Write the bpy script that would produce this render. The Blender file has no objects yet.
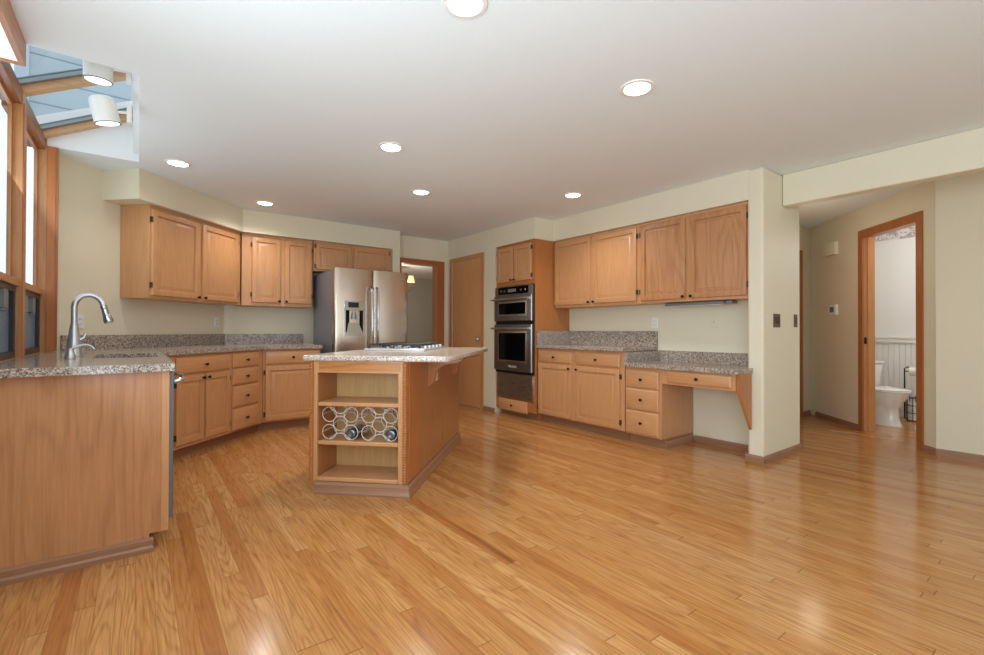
import bpy, math, random
from mathutils import Vector
random.seed(7)
PI = math.pi
S = bpy.context.scene
COL = S.collection
R2 = math.sqrt(2.0)

# ------------------------------------------------------------------ camera
cd = bpy.data.cameras.new('camera')
cam = bpy.data.objects.new('camera', cd)
COL.objects.link(cam)
cd.sensor_fit = 'HORIZONTAL'
cd.sensor_width = 36.0
cd.lens = 466.0754 / 984 * 36.0
cd.clip_start = 0.02
cam.rotation_mode = 'XYZ'
from mathutils import Matrix
_yaw, _pit, _rol = 0.6504, 0.0072, 0.0027
fw = Vector((math.sin(_yaw) * math.cos(_pit), math.cos(_yaw) * math.cos(_pit), math.sin(_pit)))
rt = Vector((math.cos(_yaw), -math.sin(_yaw), 0))
up = rt.cross(fw)
rt2 = rt * math.cos(_rol) + up * math.sin(_rol)
up2 = up * math.cos(_rol) - rt * math.sin(_rol)
m = Matrix((rt2, up2, -fw)).transposed()
cam.matrix_world = Matrix.Translation((0, 0, 1.08)) @ m.to_4x4()
S.camera = cam

# ------------------------------------------------------------------ view, world
S.view_settings.view_transform = 'Standard'
S.view_settings.look = 'None'
S.view_settings.gamma = 1.0
S.view_settings.use_curve_mapping = False
S.view_settings.exposure = 0.0
S.view_settings.exposure = 0.0
w = bpy.data.worlds.new('overcast_sky')
S.world = w
w.use_nodes = True
bg = w.node_tree.nodes['Background']
bg.inputs[0].default_value = (0.86, 0.93, 1.0, 1)
bg.inputs[1].default_value = 1.5


def area(name, loc, rot, sx, sy, power, color=(1, 1, 1)):
    l = bpy.data.lights.new(name, 'AREA')
    l.shape = 'RECTANGLE'
    l.size, l.size_y = sx, sy
    l.energy = power
    l.color = color
    o = bpy.data.objects.new(name, l)
    o.location = loc
    o.rotation_euler = rot
    COL.objects.link(o)
    return o


# fill lights added at unseen openings behind and left of the camera, tilted upwards
area('rear_fill', (2.4, -3.46, 1.4), (PI / 2 + 0.5, 0, -0.1), 4.6, 1.9, 16, (0.74, 0.89, 1.0))
area('left_fill', (-0.58, -0.2, 1.25), (0, -PI / 2 - 0.66, 0), 1.6, 4.6, 140, (0.72, 0.88, 1.0))
area('daylight_sink_window', (-0.53, 3.9, 1.85), (0, -PI / 2 - 0.45, 0), 0.9, 1.5, 8, (0.77, 0.90, 1.0))


def point(name, loc, power, color=(1, 0.93, 0.82), r=0.06):
    l = bpy.data.lights.new(name, 'POINT')
    l.energy = power
    l.color = color
    l.shadow_soft_size = r
    o = bpy.data.objects.new(name, l)
    o.location = loc
    COL.objects.link(o)
    return o


# ------------------------------------------------------------------ materials
def lin(c):
    r = []
    for v in c:
        v = v / 255.0
        r.append(v / 12.92 if v <= 0.04045 else ((v + 0.055) / 1.055) ** 2.4)
    return (r[0], r[1], r[2], 1.0)


MATS = {}


def base_mat(name):
    mt = bpy.data.materials.new(name)
    mt.use_nodes = True
    nt = mt.node_tree
    b = nt.nodes['Principled BSDF']
    MATS[name] = mt
    return mt, nt, b


def N(nt, t, **kw):
    n = nt.nodes.new(t)
    for k, v in kw.items():
        setattr(n, k, v)
    return n


def plain(name, col, rough=0.5, metal=0.0, emit=0.0, spec=0.5, coat=0.0, var=0.0, bump=0.0, scale=40.0):
    mt, nt, b = base_mat(name)
    c = lin(col)
    b.inputs['Base Color'].default_value = c
    b.inputs['Roughness'].default_value = rough
    b.inputs['Metallic'].default_value = metal
    b.inputs['Specular IOR Level'].default_value = spec
    b.inputs['Coat Weight'].default_value = coat
    if emit > 0:
        b.inputs['Emission Color'].default_value = c
        b.inputs['Emission Strength'].default_value = emit
    if var > 0 or bump > 0:
        tc = N(nt, 'ShaderNodeTexCoord')
        no = N(nt, 'ShaderNodeTexNoise')
        no.inputs['Scale'].default_value = scale
        no.inputs['Detail'].default_value = 4
        nt.links.new(tc.outputs['Object'], no.inputs['Vector'])
        if var > 0:
            mx = N(nt, 'ShaderNodeMix', data_type='RGBA', blend_type='MULTIPLY')
            mx.inputs[0].default_value = 1.0
            mx.inputs[6].default_value = c
            rp = N(nt, 'ShaderNodeValToRGB')
            rp.color_ramp.elements[0].position = 0.3
            rp.color_ramp.elements[1].position = 0.7
            rp.color_ramp.elements[0].color = (1 - var, 1 - var, 1 - var, 1)
            rp.color_ramp.elements[1].color = (1, 1, 1, 1)
            nt.links.new(no.outputs['Fac'], rp.inputs[0])
            nt.links.new(rp.outputs[0], mx.inputs[7])
            nt.links.new(mx.outputs[2], b.inputs['Base Color'])
        if bump > 0:
            bp = N(nt, 'ShaderNodeBump')
            bp.inputs['Strength'].default_value = bump
            bp.inputs['Distance'].default_value = 0.003
            nt.links.new(no.outputs['Fac'], bp.inputs['Height'])
            nt.links.new(bp.outputs[0], b.inputs['Normal'])
    return mt


def wood(name, light, dark, axis='z', rough=0.36, figure=0.5, coat=0.12):
    """straight-grained wood; axis = direction of the grain in the object's own space"""
    mt, nt, b = base_mat(name)
    L = nt.links.new
    tc = N(nt, 'ShaderNodeTexCoord')
    oi = N(nt, 'ShaderNodeObjectInfo')
    off = N(nt, 'ShaderNodeVectorMath', operation='SCALE')
    off.inputs[0].default_value = (7.3, 3.1, 5.7)
    L(oi.outputs['Random'], off.inputs['Scale'])
    ad = N(nt, 'ShaderNodeVectorMath', operation='ADD')
    L(tc.outputs['Object'], ad.inputs[0])
    L(off.outputs[0], ad.inputs[1])
    sc = {'z': (1, 1, 0.05), 'x': (0.05, 1, 1), 'y': (1, 0.05, 1)}[axis]
    mp = N(nt, 'ShaderNodeMapping')
    mp.inputs['Scale'].default_value = sc
    L(ad.outputs[0], mp.inputs[0])
    fine = N(nt, 'ShaderNodeTexNoise')
    fine.inputs['Scale'].default_value = 90
    fine.inputs['Detail'].default_value = 5
    fine.inputs['Roughness'].default_value = 0.65
    L(mp.outputs[0], fine.inputs['Vector'])
    # broad figure: distorted bands
    sc2 = {'z': (1, 1, 0.16), 'x': (0.16, 1, 1), 'y': (1, 0.16, 1)}[axis]
    mp2 = N(nt, 'ShaderNodeMapping')
    mp2.inputs['Scale'].default_value = sc2
    L(ad.outputs[0], mp2.inputs[0])
    low = N(nt, 'ShaderNodeTexNoise')
    low.inputs['Scale'].default_value = 3.2
    low.inputs['Detail'].default_value = 1.5
    L(mp2.outputs[0], low.inputs['Vector'])
    mul = N(nt, 'ShaderNodeMath', operation='MULTIPLY')
    L(low.outputs['Fac'], mul.inputs[0])
    mul.inputs[1].default_value = 95.0
    sn = N(nt, 'ShaderNodeMath', operation='SINE')
    L(mul.outputs[0], sn.inputs[0])
    mr = N(nt, 'ShaderNodeMapRange')
    mr.inputs[1].default_value = -1
    mr.inputs[2].default_value = 1
    L(sn.outputs[0], mr.inputs[0])
    pw = N(nt, 'ShaderNodeMath', operation='POWER')
    L(mr.outputs[0], pw.inputs[0])
    pw.inputs[1].default_value = 3.0
    f1 = N(nt, 'ShaderNodeMath', operation='MULTIPLY')
    L(pw.outputs[0], f1.inputs[0])
    f1.inputs[1].default_value = figure * 0.45
    f2 = N(nt, 'ShaderNodeMapRange')
    f2.inputs[1].default_value = 0.35
    f2.inputs[2].default_value = 0.75
    L(fine.outputs['Fac'], f2.inputs[0])
    f3 = N(nt, 'ShaderNodeMath', operation='MULTIPLY')
    L(f2.outputs[0], f3.inputs[0])
    f3.inputs[1].default_value = 0.55
    sm = N(nt, 'ShaderNodeMath', operation='ADD', use_clamp=True)
    L(f1.outputs[0], sm.inputs[0])
    L(f3.outputs[0], sm.inputs[1])
    mx = N(nt, 'ShaderNodeMix', data_type='RGBA')
    mx.inputs[6].default_value = lin(light)
    mx.inputs[7].default_value = lin(dark)
    L(sm.outputs[0], mx.inputs[0])
    L(mx.outputs[2], b.inputs['Base Color'])
    b.inputs['Roughness'].default_value = rough
    b.inputs['Coat Weight'].default_value = coat
    b.inputs['Coat Roughness'].default_value = 0.2
    return mt


def granite(name, tones, rough=0.16, scale=150):
    mt, nt, b = base_mat(name)
    L = nt.links.new
    tc = N(nt, 'ShaderNodeTexCoord')
    vo = N(nt, 'ShaderNodeTexVoronoi')
    vo.inputs['Scale'].default_value = scale
    L(tc.outputs['Object'], vo.inputs['Vector'])
    sep = N(nt, 'ShaderNodeSeparateColor')
    L(vo.outputs['Color'], sep.inputs[0])
    no = N(nt, 'ShaderNodeTexNoise')
    no.inputs['Scale'].default_value = scale * 0.25
    no.inputs['Detail'].default_value = 3
    L(tc.outputs['Object'], no.inputs['Vector'])
    mx = N(nt, 'ShaderNodeMath', operation='MULTIPLY_ADD')
    L(sep.outputs[0], mx.inputs[0])
    mx.inputs[1].default_value = 0.75
    a2 = N(nt, 'ShaderNodeMath', operation='MULTIPLY_ADD')
    L(no.outputs['Fac'], a2.inputs[0])
    a2.inputs[1].default_value = 0.9
    a2.inputs[2].default_value = -0.32
    L(a2.outputs[0], mx.inputs[2])
    rp = N(nt, 'ShaderNodeValToRGB')
    rp.color_ramp.interpolation = 'CONSTANT'
    els = rp.color_ramp.elements
    ps = [p for p, _ in tones]
    els[0].position = ps[0]
    els[0].color = lin(tones[0][1])
    els[1].position = ps[1]
    els[1].color = lin(tones[1][1])
    for p, c in tones[2:]:
        e = els.new(p)
        e.color = lin(c)
    L(mx.outputs[0], rp.inputs[0])
    L(rp.outputs[0], b.inputs['Base Color'])
    b.inputs['Roughness'].default_value = rough
    return mt


def floor_mat():
    mt, nt, b = base_mat('oak_strip_floor')
    L = nt.links.new

    def M(op, a, c=None, **k):
        n = N(nt, 'ShaderNodeMath', operation=op, **k)
        for i, v in enumerate((a, c)):
            if v is None:
                continue
            if isinstance(v, (int, float)):
                n.inputs[i].default_value = v
            else:
                L(v, n.inputs[i])
        return n.outputs[0]
    tc = N(nt, 'ShaderNodeTexCoord')
    sp = N(nt, 'ShaderNodeSeparateXYZ')
    L(tc.outputs['Object'], sp.inputs[0])
    xs = M('DIVIDE', sp.outputs[0], 0.062)
    i = M('FLOOR', xs)
    fx = M('FRACT', xs)
    wn = N(nt, 'ShaderNodeTexWhiteNoise', noise_dimensions='1D')
    L(i, wn.inputs['W'])
    ys = M('ADD', M('DIVIDE', sp.outputs[1], 1.55), M('MULTIPLY', wn.outputs['Value'], 13.7))
    j = M('FLOOR', ys)
    fy = M('FRACT', ys)
    cv = N(nt, 'ShaderNodeCombineXYZ')
    L(i, cv.inputs[0])
    L(j, cv.inputs[1])
    w2 = N(nt, 'ShaderNodeTexWhiteNoise', noise_dimensions='3D')
    L(cv.outputs[0], w2.inputs['Vector'])
    rp = N(nt, 'ShaderNodeValToRGB')
    e = rp.color_ramp.elements
    e[0].position = 0.0
    e[0].color = lin((210, 158, 100))
    e[1].position = 1.0
    e[1].color = lin((176, 112, 60))
    for p, c in ((0.3, (204, 150, 92)), (0.6, (199, 143, 85)), (0.85, (194, 136, 78)), (0.95, (185, 124, 69))):
        q = e.new(p)
        q.color = lin(c)
    L(w2.outputs['Value'], rp.inputs[0])
    # grain, shifted board by board
    sh = N(nt, 'ShaderNodeVectorMath', operation='SCALE')
    L(w2.outputs['Color'], sh.inputs[0])
    sh.inputs['Scale'].default_value = 23.0
    ad = N(nt, 'ShaderNodeVectorMath', operation='ADD')
    L(tc.outputs['Object'], ad.inputs[0])
    L(sh.outputs[0], ad.inputs[1])
    mp = N(nt, 'ShaderNodeMapping')
    mp.inputs['Scale'].default_value = (1, 0.045, 1)
    L(ad.outputs[0], mp.inputs[0])
    g = N(nt, 'ShaderNodeTexNoise')
    g.inputs['Scale'].default_value = 120
    g.inputs['Detail'].default_value = 5
    g.inputs['Roughness'].default_value = 0.6
    L(mp.outputs[0], g.inputs['Vector'])
    mp2 = N(nt, 'ShaderNodeMapping')
    mp2.inputs['Scale'].default_value = (1, 0.085, 1)
    L(ad.outputs[0], mp2.inputs[0])
    lo = N(nt, 'ShaderNodeTexNoise')
    lo.inputs['Scale'].default_value = 9
    lo.inputs['Detail'].default_value = 1.5
    L(mp2.outputs[0], lo.inputs['Vector'])
    band = M('POWER', M('MULTIPLY_ADD', M('SINE', M('MULTIPLY', lo.outputs['Fac'], 100.0)), 0.5), 4.0)
    nt.nodes[band.node.name].inputs[1].default_value = 4.0
    # MULTIPLY_ADD third input
    for n in nt.nodes:
        if n.type == 'MATH' and n.operation == 'MULTIPLY_ADD':
            n.inputs[2].default_value = 0.5
    mr = N(nt, 'ShaderNodeMapRange')
    mr.inputs[1].default_value = 0.35
    mr.inputs[2].default_value = 0.75
    L(g.outputs['Fac'], mr.inputs[0])
    streak = N(nt, 'ShaderNodeTexNoise')
    streak.inputs['Scale'].default_value = 14
    streak.inputs['Detail'].default_value = 2
    L(mp.outputs[0], streak.inputs['Vector'])
    st = N(nt, 'ShaderNodeMapRange')
    st.inputs[1].default_value = 0.66
    st.inputs[2].default_value = 0.80
    L(streak.outputs['Fac'], st.inputs[0])
    fac = M('ADD', M('MULTIPLY', mr.outputs[0], 0.62), M('MULTIPLY', band, 0.30), use_clamp=True)
    mx = N(nt, 'ShaderNodeMix', data_type='RGBA')
    L(fac, mx.inputs[0])
    L(rp.outputs[0], mx.inputs[6])
    mx.inputs[7].default_value = lin((146, 88, 42))
    mx2 = N(nt, 'ShaderNodeMix', data_type='RGBA')
    L(M('MULTIPLY', st.outputs[0], 0.75), mx2.inputs[0])
    L(mx.outputs[2], mx2.inputs[6])
    mx2.inputs[7].default_value = lin((118, 66, 34))
    gx = M('LESS_THAN', M('ABSOLUTE', M('SUBTRACT', fx, 0.5)), 0.488)
    gy = M('LESS_THAN', M('ABSOLUTE', M('SUBTRACT', fy, 0.5)), 0.4985)
    gap = M('SUBTRACT', 1.0, M('MULTIPLY', gx, gy))
    mx3 = N(nt, 'ShaderNodeMix', data_type='RGBA')
    L(M('MULTIPLY', gap, 0.55), mx3.inputs[0])
    L(mx2.outputs[2], mx3.inputs[6])
    mx3.inputs[7].default_value = lin((96, 56, 28))
    L(mx3.outputs[2], b.inputs['Base Color'])
    b.inputs['Roughness'].default_value = 0.17
    b.inputs['Specular IOR Level'].default_value = 0.38
    b.inputs['Coat Weight'].default_value = 0.06
    b.inputs['Coat Roughness'].default_value = 0.12
    return mt


def steel(name, col=(190, 188, 186), rough=0.3, axis='x'):
    mt, nt, b = base_mat(name)
    L = nt.links.new
    tc = N(nt, 'ShaderNodeTexCoord')
    mp = N(nt, 'ShaderNodeMapping')
    mp.inputs['Scale'].default_value = {'x': (0.02, 1, 1), 'z': (1, 1, 0.02), 'y': (1, .02, 1)}[axis]
    L(tc.outputs['Object'], mp.inputs[0])
    no = N(nt, 'ShaderNodeTexNoise')
    no.inputs['Scale'].default_value = 260
    no.inputs['Detail'].default_value = 2
    L(mp.outputs[0], no.inputs['Vector'])
    mr = N(nt, 'ShaderNodeMapRange')
    mr.inputs[3].default_value = rough - 0.05
    mr.inputs[4].default_value = rough + 0.07
    L(no.outputs['Fac'], mr.inputs[0])
    L(mr.outputs[0], b.inputs['Roughness'])
    b.inputs['Base Color'].default_value = lin(col)
    b.inputs['Metallic'].default_value = 1.0
    b.inputs['Anisotropic'].default_value = 0.5
    return mt


def clear_glass(name, tint=(0.93, 0.97, 1.0, 1), refl=0.1):
    mt, nt, b = base_mat(name)
    nt.nodes.remove(b)
    out = nt.nodes['Material Output']
    tr = N(nt, 'ShaderNodeBsdfTransparent')
    tr.inputs[0].default_value = tint
    gl = N(nt, 'ShaderNodeBsdfGlossy')
    gl.inputs['Roughness'].default_value = 0.02
    mx = N(nt, 'ShaderNodeMixShader')
    mx.inputs[0].default_value = refl
    nt.links.new(tr.outputs[0], mx.inputs[1])
    nt.links.new(gl.outputs[0], mx.inputs[2])
    nt.links.new(mx.outputs[0], out.inputs[0])
    return mt


def siding_mat(name, col, dark, pitch=0.19):
    mt, nt, b = base_mat(name)
    L = nt.links.new
    tc = N(nt, 'ShaderNodeTexCoord')
    sp = N(nt, 'ShaderNodeSeparateXYZ')
    L(tc.outputs['Object'], sp.inputs[0])
    d = N(nt, 'ShaderNodeMath', operation='DIVIDE')
    L(sp.outputs[2], d.inputs[0])
    d.inputs[1].default_value = pitch
    fr = N(nt, 'ShaderNodeMath', operation='FRACT')
    L(d.outputs[0], fr.inputs[0])
    lt = N(nt, 'ShaderNodeMath', operation='LESS_THAN')
    L(fr.outputs[0], lt.inputs[0])
    lt.inputs[1].default_value = 0.07
    mx = N(nt, 'ShaderNodeMix', data_type='RGBA')
    L(lt.outputs[0], mx.inputs[0])
    mx.inputs[6].default_value = lin(col)
    mx.inputs[7].default_value = lin(dark)
    L(mx.outputs[2], b.inputs['Base Color'])
    b.inputs['Roughness'].default_value = 0.7
    return mt


def border_mat():
    mt, nt, b = base_mat('floral_border')
    L = nt.links.new
    tc = N(nt, 'ShaderNodeTexCoord')
    no = N(nt, 'ShaderNodeTexNoise')
    no.inputs['Scale'].default_value = 16
    no.inputs['Detail'].default_value = 3
    no.inputs['Distortion'].default_value = 1.4
    L(tc.outputs['Object'], no.inputs['Vector'])
    rp = N(nt, 'ShaderNodeValToRGB')
    e = rp.color_ramp.elements
    e[0].position = 0.40
    e[0].color = lin((168, 160, 164))
    e[1].position = 0.56
    e[1].color = lin((226, 222, 222))
    q = e.new(0.47)
    q.color = lin((206, 192, 192))
    L(no.outputs['Fac'], rp.inputs[0])
    L(rp.outputs[0], b.inputs['Base Color'])
    b.inputs['Roughness'].default_value = 0.6
    return mt


WALL = plain('cream_wall_paint', (229, 219, 193), 0.55, var=0.02, bump=0.06, scale=60)
WALLR = WALL
HALLP = plain('hall_tan_paint', (226, 212, 184), 0.55, var=0.02, bump=0.06, scale=60)
CEIL = plain('ceiling_white_paint', (236, 242, 243), 0.85, var=0.02, bump=0.12, scale=90)
TRIMW = plain('white_trim_paint', (240, 239, 236), 0.45)
DINP = plain('dining_grey_paint', (186, 184, 178), 0.6)
BATHP = plain('bath_white_paint', (236, 235, 234), 0.55)
FLOOR = floor_mat()
CAB = wood('maple_vertical', (208, 154, 106), (180, 124, 78), 'z', figure=0.22)
CABH = wood('maple_horizontal', (208, 154, 106), (180, 124, 78), 'x', figure=0.18)
CABF = wood('maple_figured', (198, 142, 96), (164, 108, 68), 'z', figure=0.75)
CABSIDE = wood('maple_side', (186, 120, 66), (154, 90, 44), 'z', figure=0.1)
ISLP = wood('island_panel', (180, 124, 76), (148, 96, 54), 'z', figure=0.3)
BIRCH = wood('birch_interior', (206, 164, 108), (178, 132, 82), 'z', figure=0.3)
BASEW = wood('base_molding_wood', (160, 116, 86), (130, 88, 62), 'x', figure=0.1, rough=0.4)
BASEWY = wood('base_molding_wood_y', (160, 116, 86), (130, 88, 62), 'y', figure=0.1, rough=0.4)
FIR = wood('fir_trim', (204, 146, 92), (170, 104, 54), 'z', figure=0.3)
FIRY = wood('fir_trim_y', (200, 134, 78), (160, 90, 44), 'y', figure=0.3)
FIRX = wood('fir_trim_x', (212, 166, 118), (184, 130, 84), 'x', figure=0.3)
FIRDY = wood('fir_beam_dark', (150, 88, 46), (116, 62, 28), 'y', figure=0.2)
FIRO = wood('fir_casing_orange', (196, 118, 58), (160, 88, 38), 'z', figure=0.2)
FIRD = wood('fir_casing_dark', (176, 104, 52), (138, 74, 32), 'z', figure=0.2)
DOORW = wood('door_veneer', (218, 162, 110), (192, 132, 82), 'z', figure=0.2)  # lightened: the colour makes up for weak light on the pantry door
GRAN = granite('grey_brown_granite', [(0.0, (54, 46, 42)), (0.15, (116, 100, 88)), (0.32, (154, 136, 122)), (0.54, (184, 168, 154)), (0.78, (210, 200, 190))], scale=215)
GRANL = granite('pale_pink_granite', [(0.0, (80, 66, 60)), (0.14, (160, 138, 122)), (0.32, (200, 182, 166)), (0.6, (222, 210, 198)), (0.8, (236, 230, 222))], scale=260)
STEEL = steel('brushed_steel', (196, 190, 184), 0.27, 'x')
STEELV = steel('brushed_steel_vertical', (186, 168, 150), 0.24, 'x')
_nt = STEELV.node_tree
_tg = _nt.nodes.new('ShaderNodeTangent')
_tg.direction_type = 'RADIAL'
_tg.axis = 'Z'
_b = _nt.nodes['Principled BSDF']
_nt.links.new(_tg.outputs[0], _b.inputs['Tangent'])
_b.inputs['Anisotropic'].default_value = 0.8
STEELD = steel('dark_steel', (150, 146, 144), 0.3, 'x')
CHROME = plain('chrome', (205, 208, 212), 0.12, 1.0)
NICKEL = plain('brushed_nickel', (208, 210, 212), 0.34, 0.9)
FRSIDE = plain('fridge_grey_side', (132, 134, 140), 0.42, 0.35)
BLACKG = plain('black_glass', (5, 5, 6), 0.08, spec=0.22)
BLACK = plain('black_matte', (16, 15, 15), 0.5)
IRON = plain('cast_iron', (34, 34, 36), 0.45)
HINGE = plain('hinge_bronze', (92, 76, 60), 0.4, 0.6)
BRONZE = plain('dark_bronze', (48, 36, 28), 0.38, 0.7)
GREYM = plain('grey_metal', (140, 146, 146), 0.4, 0.6)
WHITEP = plain('white_plastic', (236, 234, 228), 0.4)
IVORY = plain('ivory_plastic', (226, 216, 188), 0.45)
BROWNP = plain('brown_plate', (92, 66, 44), 0.4)
PORC = plain('white_porcelain', (242, 242, 240), 0.12, coat=0.4)
PAPER = plain('white_paper', (240, 238, 234), 0.9)
CANW = plain('white_enamel', (238, 236, 230), 0.35)
LAMP = plain('lamp_glow', (255, 250, 240), 0.5, emit=9.0)
LAMPS = plain('spot_glow', (255, 250, 240), 0.5, emit=4.0)
SHADE = plain('shade_glow', (255, 216, 160), 0.6, emit=1.1)
DIFF = plain('light_diffuser', (250, 250, 250), 0.5, emit=0.55)
GLASS = clear_glass('window_glass')
SKYG = clear_glass('skylight_glass', (0.90, 0.95, 0.98, 1), 0.06)
BLUEP = plain('blue_grey_glass', (116, 138, 156), 0.35, spec=0.3, var=0.25, scale=6)
DARKF = plain('dark_sash', (48, 42, 44), 0.4)
SID = siding_mat('pale_siding', (186, 196, 200), (140, 152, 160))
SIDL = siding_mat('far_siding', (236, 238, 238), (206, 212, 214), 0.16)
BORDER = border_mat()
WIRE = plain('white_wire', (226, 218, 208), 0.3, 0.2)
BOTTLE = plain('dark_bottle_glass', (40, 48, 60), 0.08, spec=0.6)
FOIL = plain('grey_foil', (120, 128, 140), 0.3, 0.8)
GASK = plain('display_dark', (20, 20, 24), 0.2)
LAWN = plain('outdoor_ground', (120, 128, 104), 0.9, var=0.3, scale=3)


# ------------------------------------------------------------------ mesh builder
class MB:
    def __init__(self):
        self.v = []
        self.f = []

    def add(self, vs, fs):
        o = len(self.v)
        self.v += [tuple(p) for p in vs]
        self.f += [tuple(i + o for i in f) for f in fs]
        return self

    def box(self, x0, x1, y0, y1, z0, z1):
        x0, x1 = min(x0, x1), max(x0, x1)
        y0, y1 = min(y0, y1), max(y0, y1)
        z0, z1 = min(z0, z1), max(z0, z1)
        vs = [(x, y, z) for z in (z0, z1) for y in (y0, y1) for x in (x0, x1)]
        return self.add(vs, [(0, 2, 3, 1), (4, 5, 7, 6), (0, 1, 5, 4), (2, 6, 7, 3), (0, 4, 6, 2), (1, 3, 7, 5)])

    def prism(self, pts, a0, a1, axis='z'):
        def P(p, a):
            return {'z': (p[0], p[1], a), 'x': (a, p[0], p[1]), 'y': (p[0], a, p[1])}[axis]
        n = len(pts)
        vs = [P(p, a0) for p in pts] + [P(p, a1) for p in pts]
        fs = [tuple(range(n)), tuple(range(2 * n - 1, n - 1, -1))]
        fs += [(i, (i + 1) % n, n + (i + 1) % n, n + i) for i in range(n)]
        return self.add(vs, fs)

    def loops(self, loops, cap0=True, cap1=True, closed=True):
        n = len(loops[0])
        vs = [p for l in loops for p in l]
        fs = []
        for k in range(len(loops) - 1):
            for i in range(n if closed else n - 1):
                j = (i + 1) % n
                fs.append((k * n + i, k * n + j, (k + 1) * n + j, (k + 1) * n + i))
        if cap0:
            fs.append(tuple(range(n - 1, -1, -1)))
        if cap1:
            fs.append(tuple((len(loops) - 1) * n + i for i in range(n)))
        return self.add(vs, fs)

    def tube(self, path, r, seg=8, closed=False):
        path = [Vector(p) for p in path]
        n = len(path)
        rs = r if isinstance(r, (list, tuple)) else [r] * n
        loops = []
        ref = None
        for i, p in enumerate(path):
            if closed:
                t = path[(i + 1) % n] - path[i - 1]
            else:
                t = path[min(i + 1, n - 1)] - path[max(i - 1, 0)]
            t.normalize()
            if ref is None:
                ref = Vector((0, 0, 1)) if abs(t.z) < 0.9 else Vector((1, 0, 0))
            a = ref - t * ref.dot(t)
            a.normalize()
            ref = a
            b = t.cross(a)
            loops.append([p + (a * math.cos(2 * PI * k / seg) + b * math.sin(2 * PI * k / seg)) * rs[i] for k in range(seg)])
        if closed:
            loops.append(loops[0])
            return self.loops(loops, False, False)
        return self.loops(loops)

    def lathe(self, prof, c=(0, 0, 0), seg=20, axis=(0, 0, 1), sx=1.0, sy=1.0):
        ax = Vector(axis).normalized()
        a = Vector((1, 0, 0)) if abs(ax.x) < 0.9 else Vector((0, 1, 0))
        a = (a - ax * a.dot(ax)).normalized()
        b = ax.cross(a)
        c = Vector(c)
        loops = [[c + ax * h + (a * math.cos(2 * PI * k / seg) * sx + b * math.sin(2 * PI * k / seg) * sy) * max(r, 1e-4)
                  for k in range(seg)] for r, h in prof]
        if min(prof[0][0], prof[-1][0]) > 1e-3:          # hollow ring: close the profile on itself
            return self.loops(loops + [loops[0]], False, False)
        return self.loops(loops)

    def panel(self, x0, x1, z0, z1, prof, yb):
        """raised panel facing -y; prof = (inset, y) from outer edge inwards, back at yb"""
        loops = [[(x0, yb, z0), (x1, yb, z0), (x1, yb, z1), (x0, yb, z1)]]
        for d, y in prof:
            loops.append([(x0 + d, y, z0 + d), (x1 - d, y, z0 + d), (x1 - d, y, z1 - d), (x0 + d, y, z1 - d)])
        return self.loops(loops)

    def build(self, name, mat, parent=None, smooth=35, bevel=0.0, seg=2):
        me = bpy.data.meshes.new(name)
        me.from_pydata(self.v, [], self.f)
        import bmesh
        bm = bmesh.new()
        bm.from_mesh(me)
        bmesh.ops.recalc_face_normals(bm, faces=bm.faces)
        bm.to_mesh(me)
        bm.free()
        me.materials.append(mat)
        if smooth:
            for p in me.polygons:
                p.use_smooth = True
            me.set_sharp_from_angle(angle=math.radians(smooth))
        o = bpy.data.objects.new(name, me)
        COL.objects.link(o)
        if parent is not None:
            o.parent = parent
        if bevel > 0:
            md = o.modifiers.new('bevel', 'BEVEL')
            md.width = bevel
            md.segments = seg
            md.limit_method = 'ANGLE'
            md.angle_limit = math.radians(40)
        return o


def tag(o, label, cat, group=None):
    o['label'] = label
    o['category'] = cat
    if group:
        o['group'] = group
    return o


def thing(name, label, cat, loc=(0, 0, 0), deg=0, group=None):
    o = bpy.data.objects.new(name, None)
    COL.objects.link(o)
    o.empty_display_size = 0.1
    o.location = loc
    o.rotation_euler = (0, 0, math.radians(deg))
    return tag(o, label, cat, group)


def struct(name, mb, mat, parent=None, bevel=0.0, **k):
    o = mb.build(name, mat, parent, bevel=bevel, **k)
    if parent is None:
        o['kind'] = 'structure'
    return o


def sroot(name, loc=(0, 0, 0), deg=0):
    o = bpy.data.objects.new(name, None)
    COL.objects.link(o)
    o.location = loc
    o.rotation_euler = (0, 0, math.radians(deg))
    o['kind'] = 'structure'
    return o


def copy_tree(o, parent=None):
    c = o.copy()
    COL.objects.link(c)
    c.parent = parent
    for ch in [x for x in bpy.data.objects if x.parent == o]:
        copy_tree(ch, c)
    return c


# ------------------------------------------------------------------ the shell
ZC = 2.44
struct('floor', MB().box(-0.9, 8.2, -3.9, 11.2, -0.06, 0.0), FLOOR)

# ceiling with the skylight well left open: x -0.6..0, y 3.11..4.735
c = MB()
c.box(-0.72, 8.2, -3.9, 3.11, ZC, ZC + 0.06)
c.box(0.0, 8.2, 3.11, 4.735, ZC, ZC + 0.06)
c.box(-0.605, 8.2, 4.735, 11.2, ZC, ZC + 0.06)
struct('ceiling', c, CEIL)

# left wall towards the camera, with an unseen opening added for light
c = MB()
c.box(-0.72, -0.6, 1.9, 3.04, 0, ZC)
c.box(-0.72, -0.6, -3.6, -2.9, 0, ZC)
c.box(-0.72, -0.6, -2.9, 1.9, 0, 0.4)
c.box(-0.72, -0.6, -2.9, 1.9, 2.3, ZC)
c.box(-0.72, -0.6, 3.04, 4.80, 0, 0.86)
struct('wall_left', c, WALL)
struct('wall_left_corner', MB().box(-0.598, -0.49, 4.757, 4.95, 0, ZC), WALL)

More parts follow.
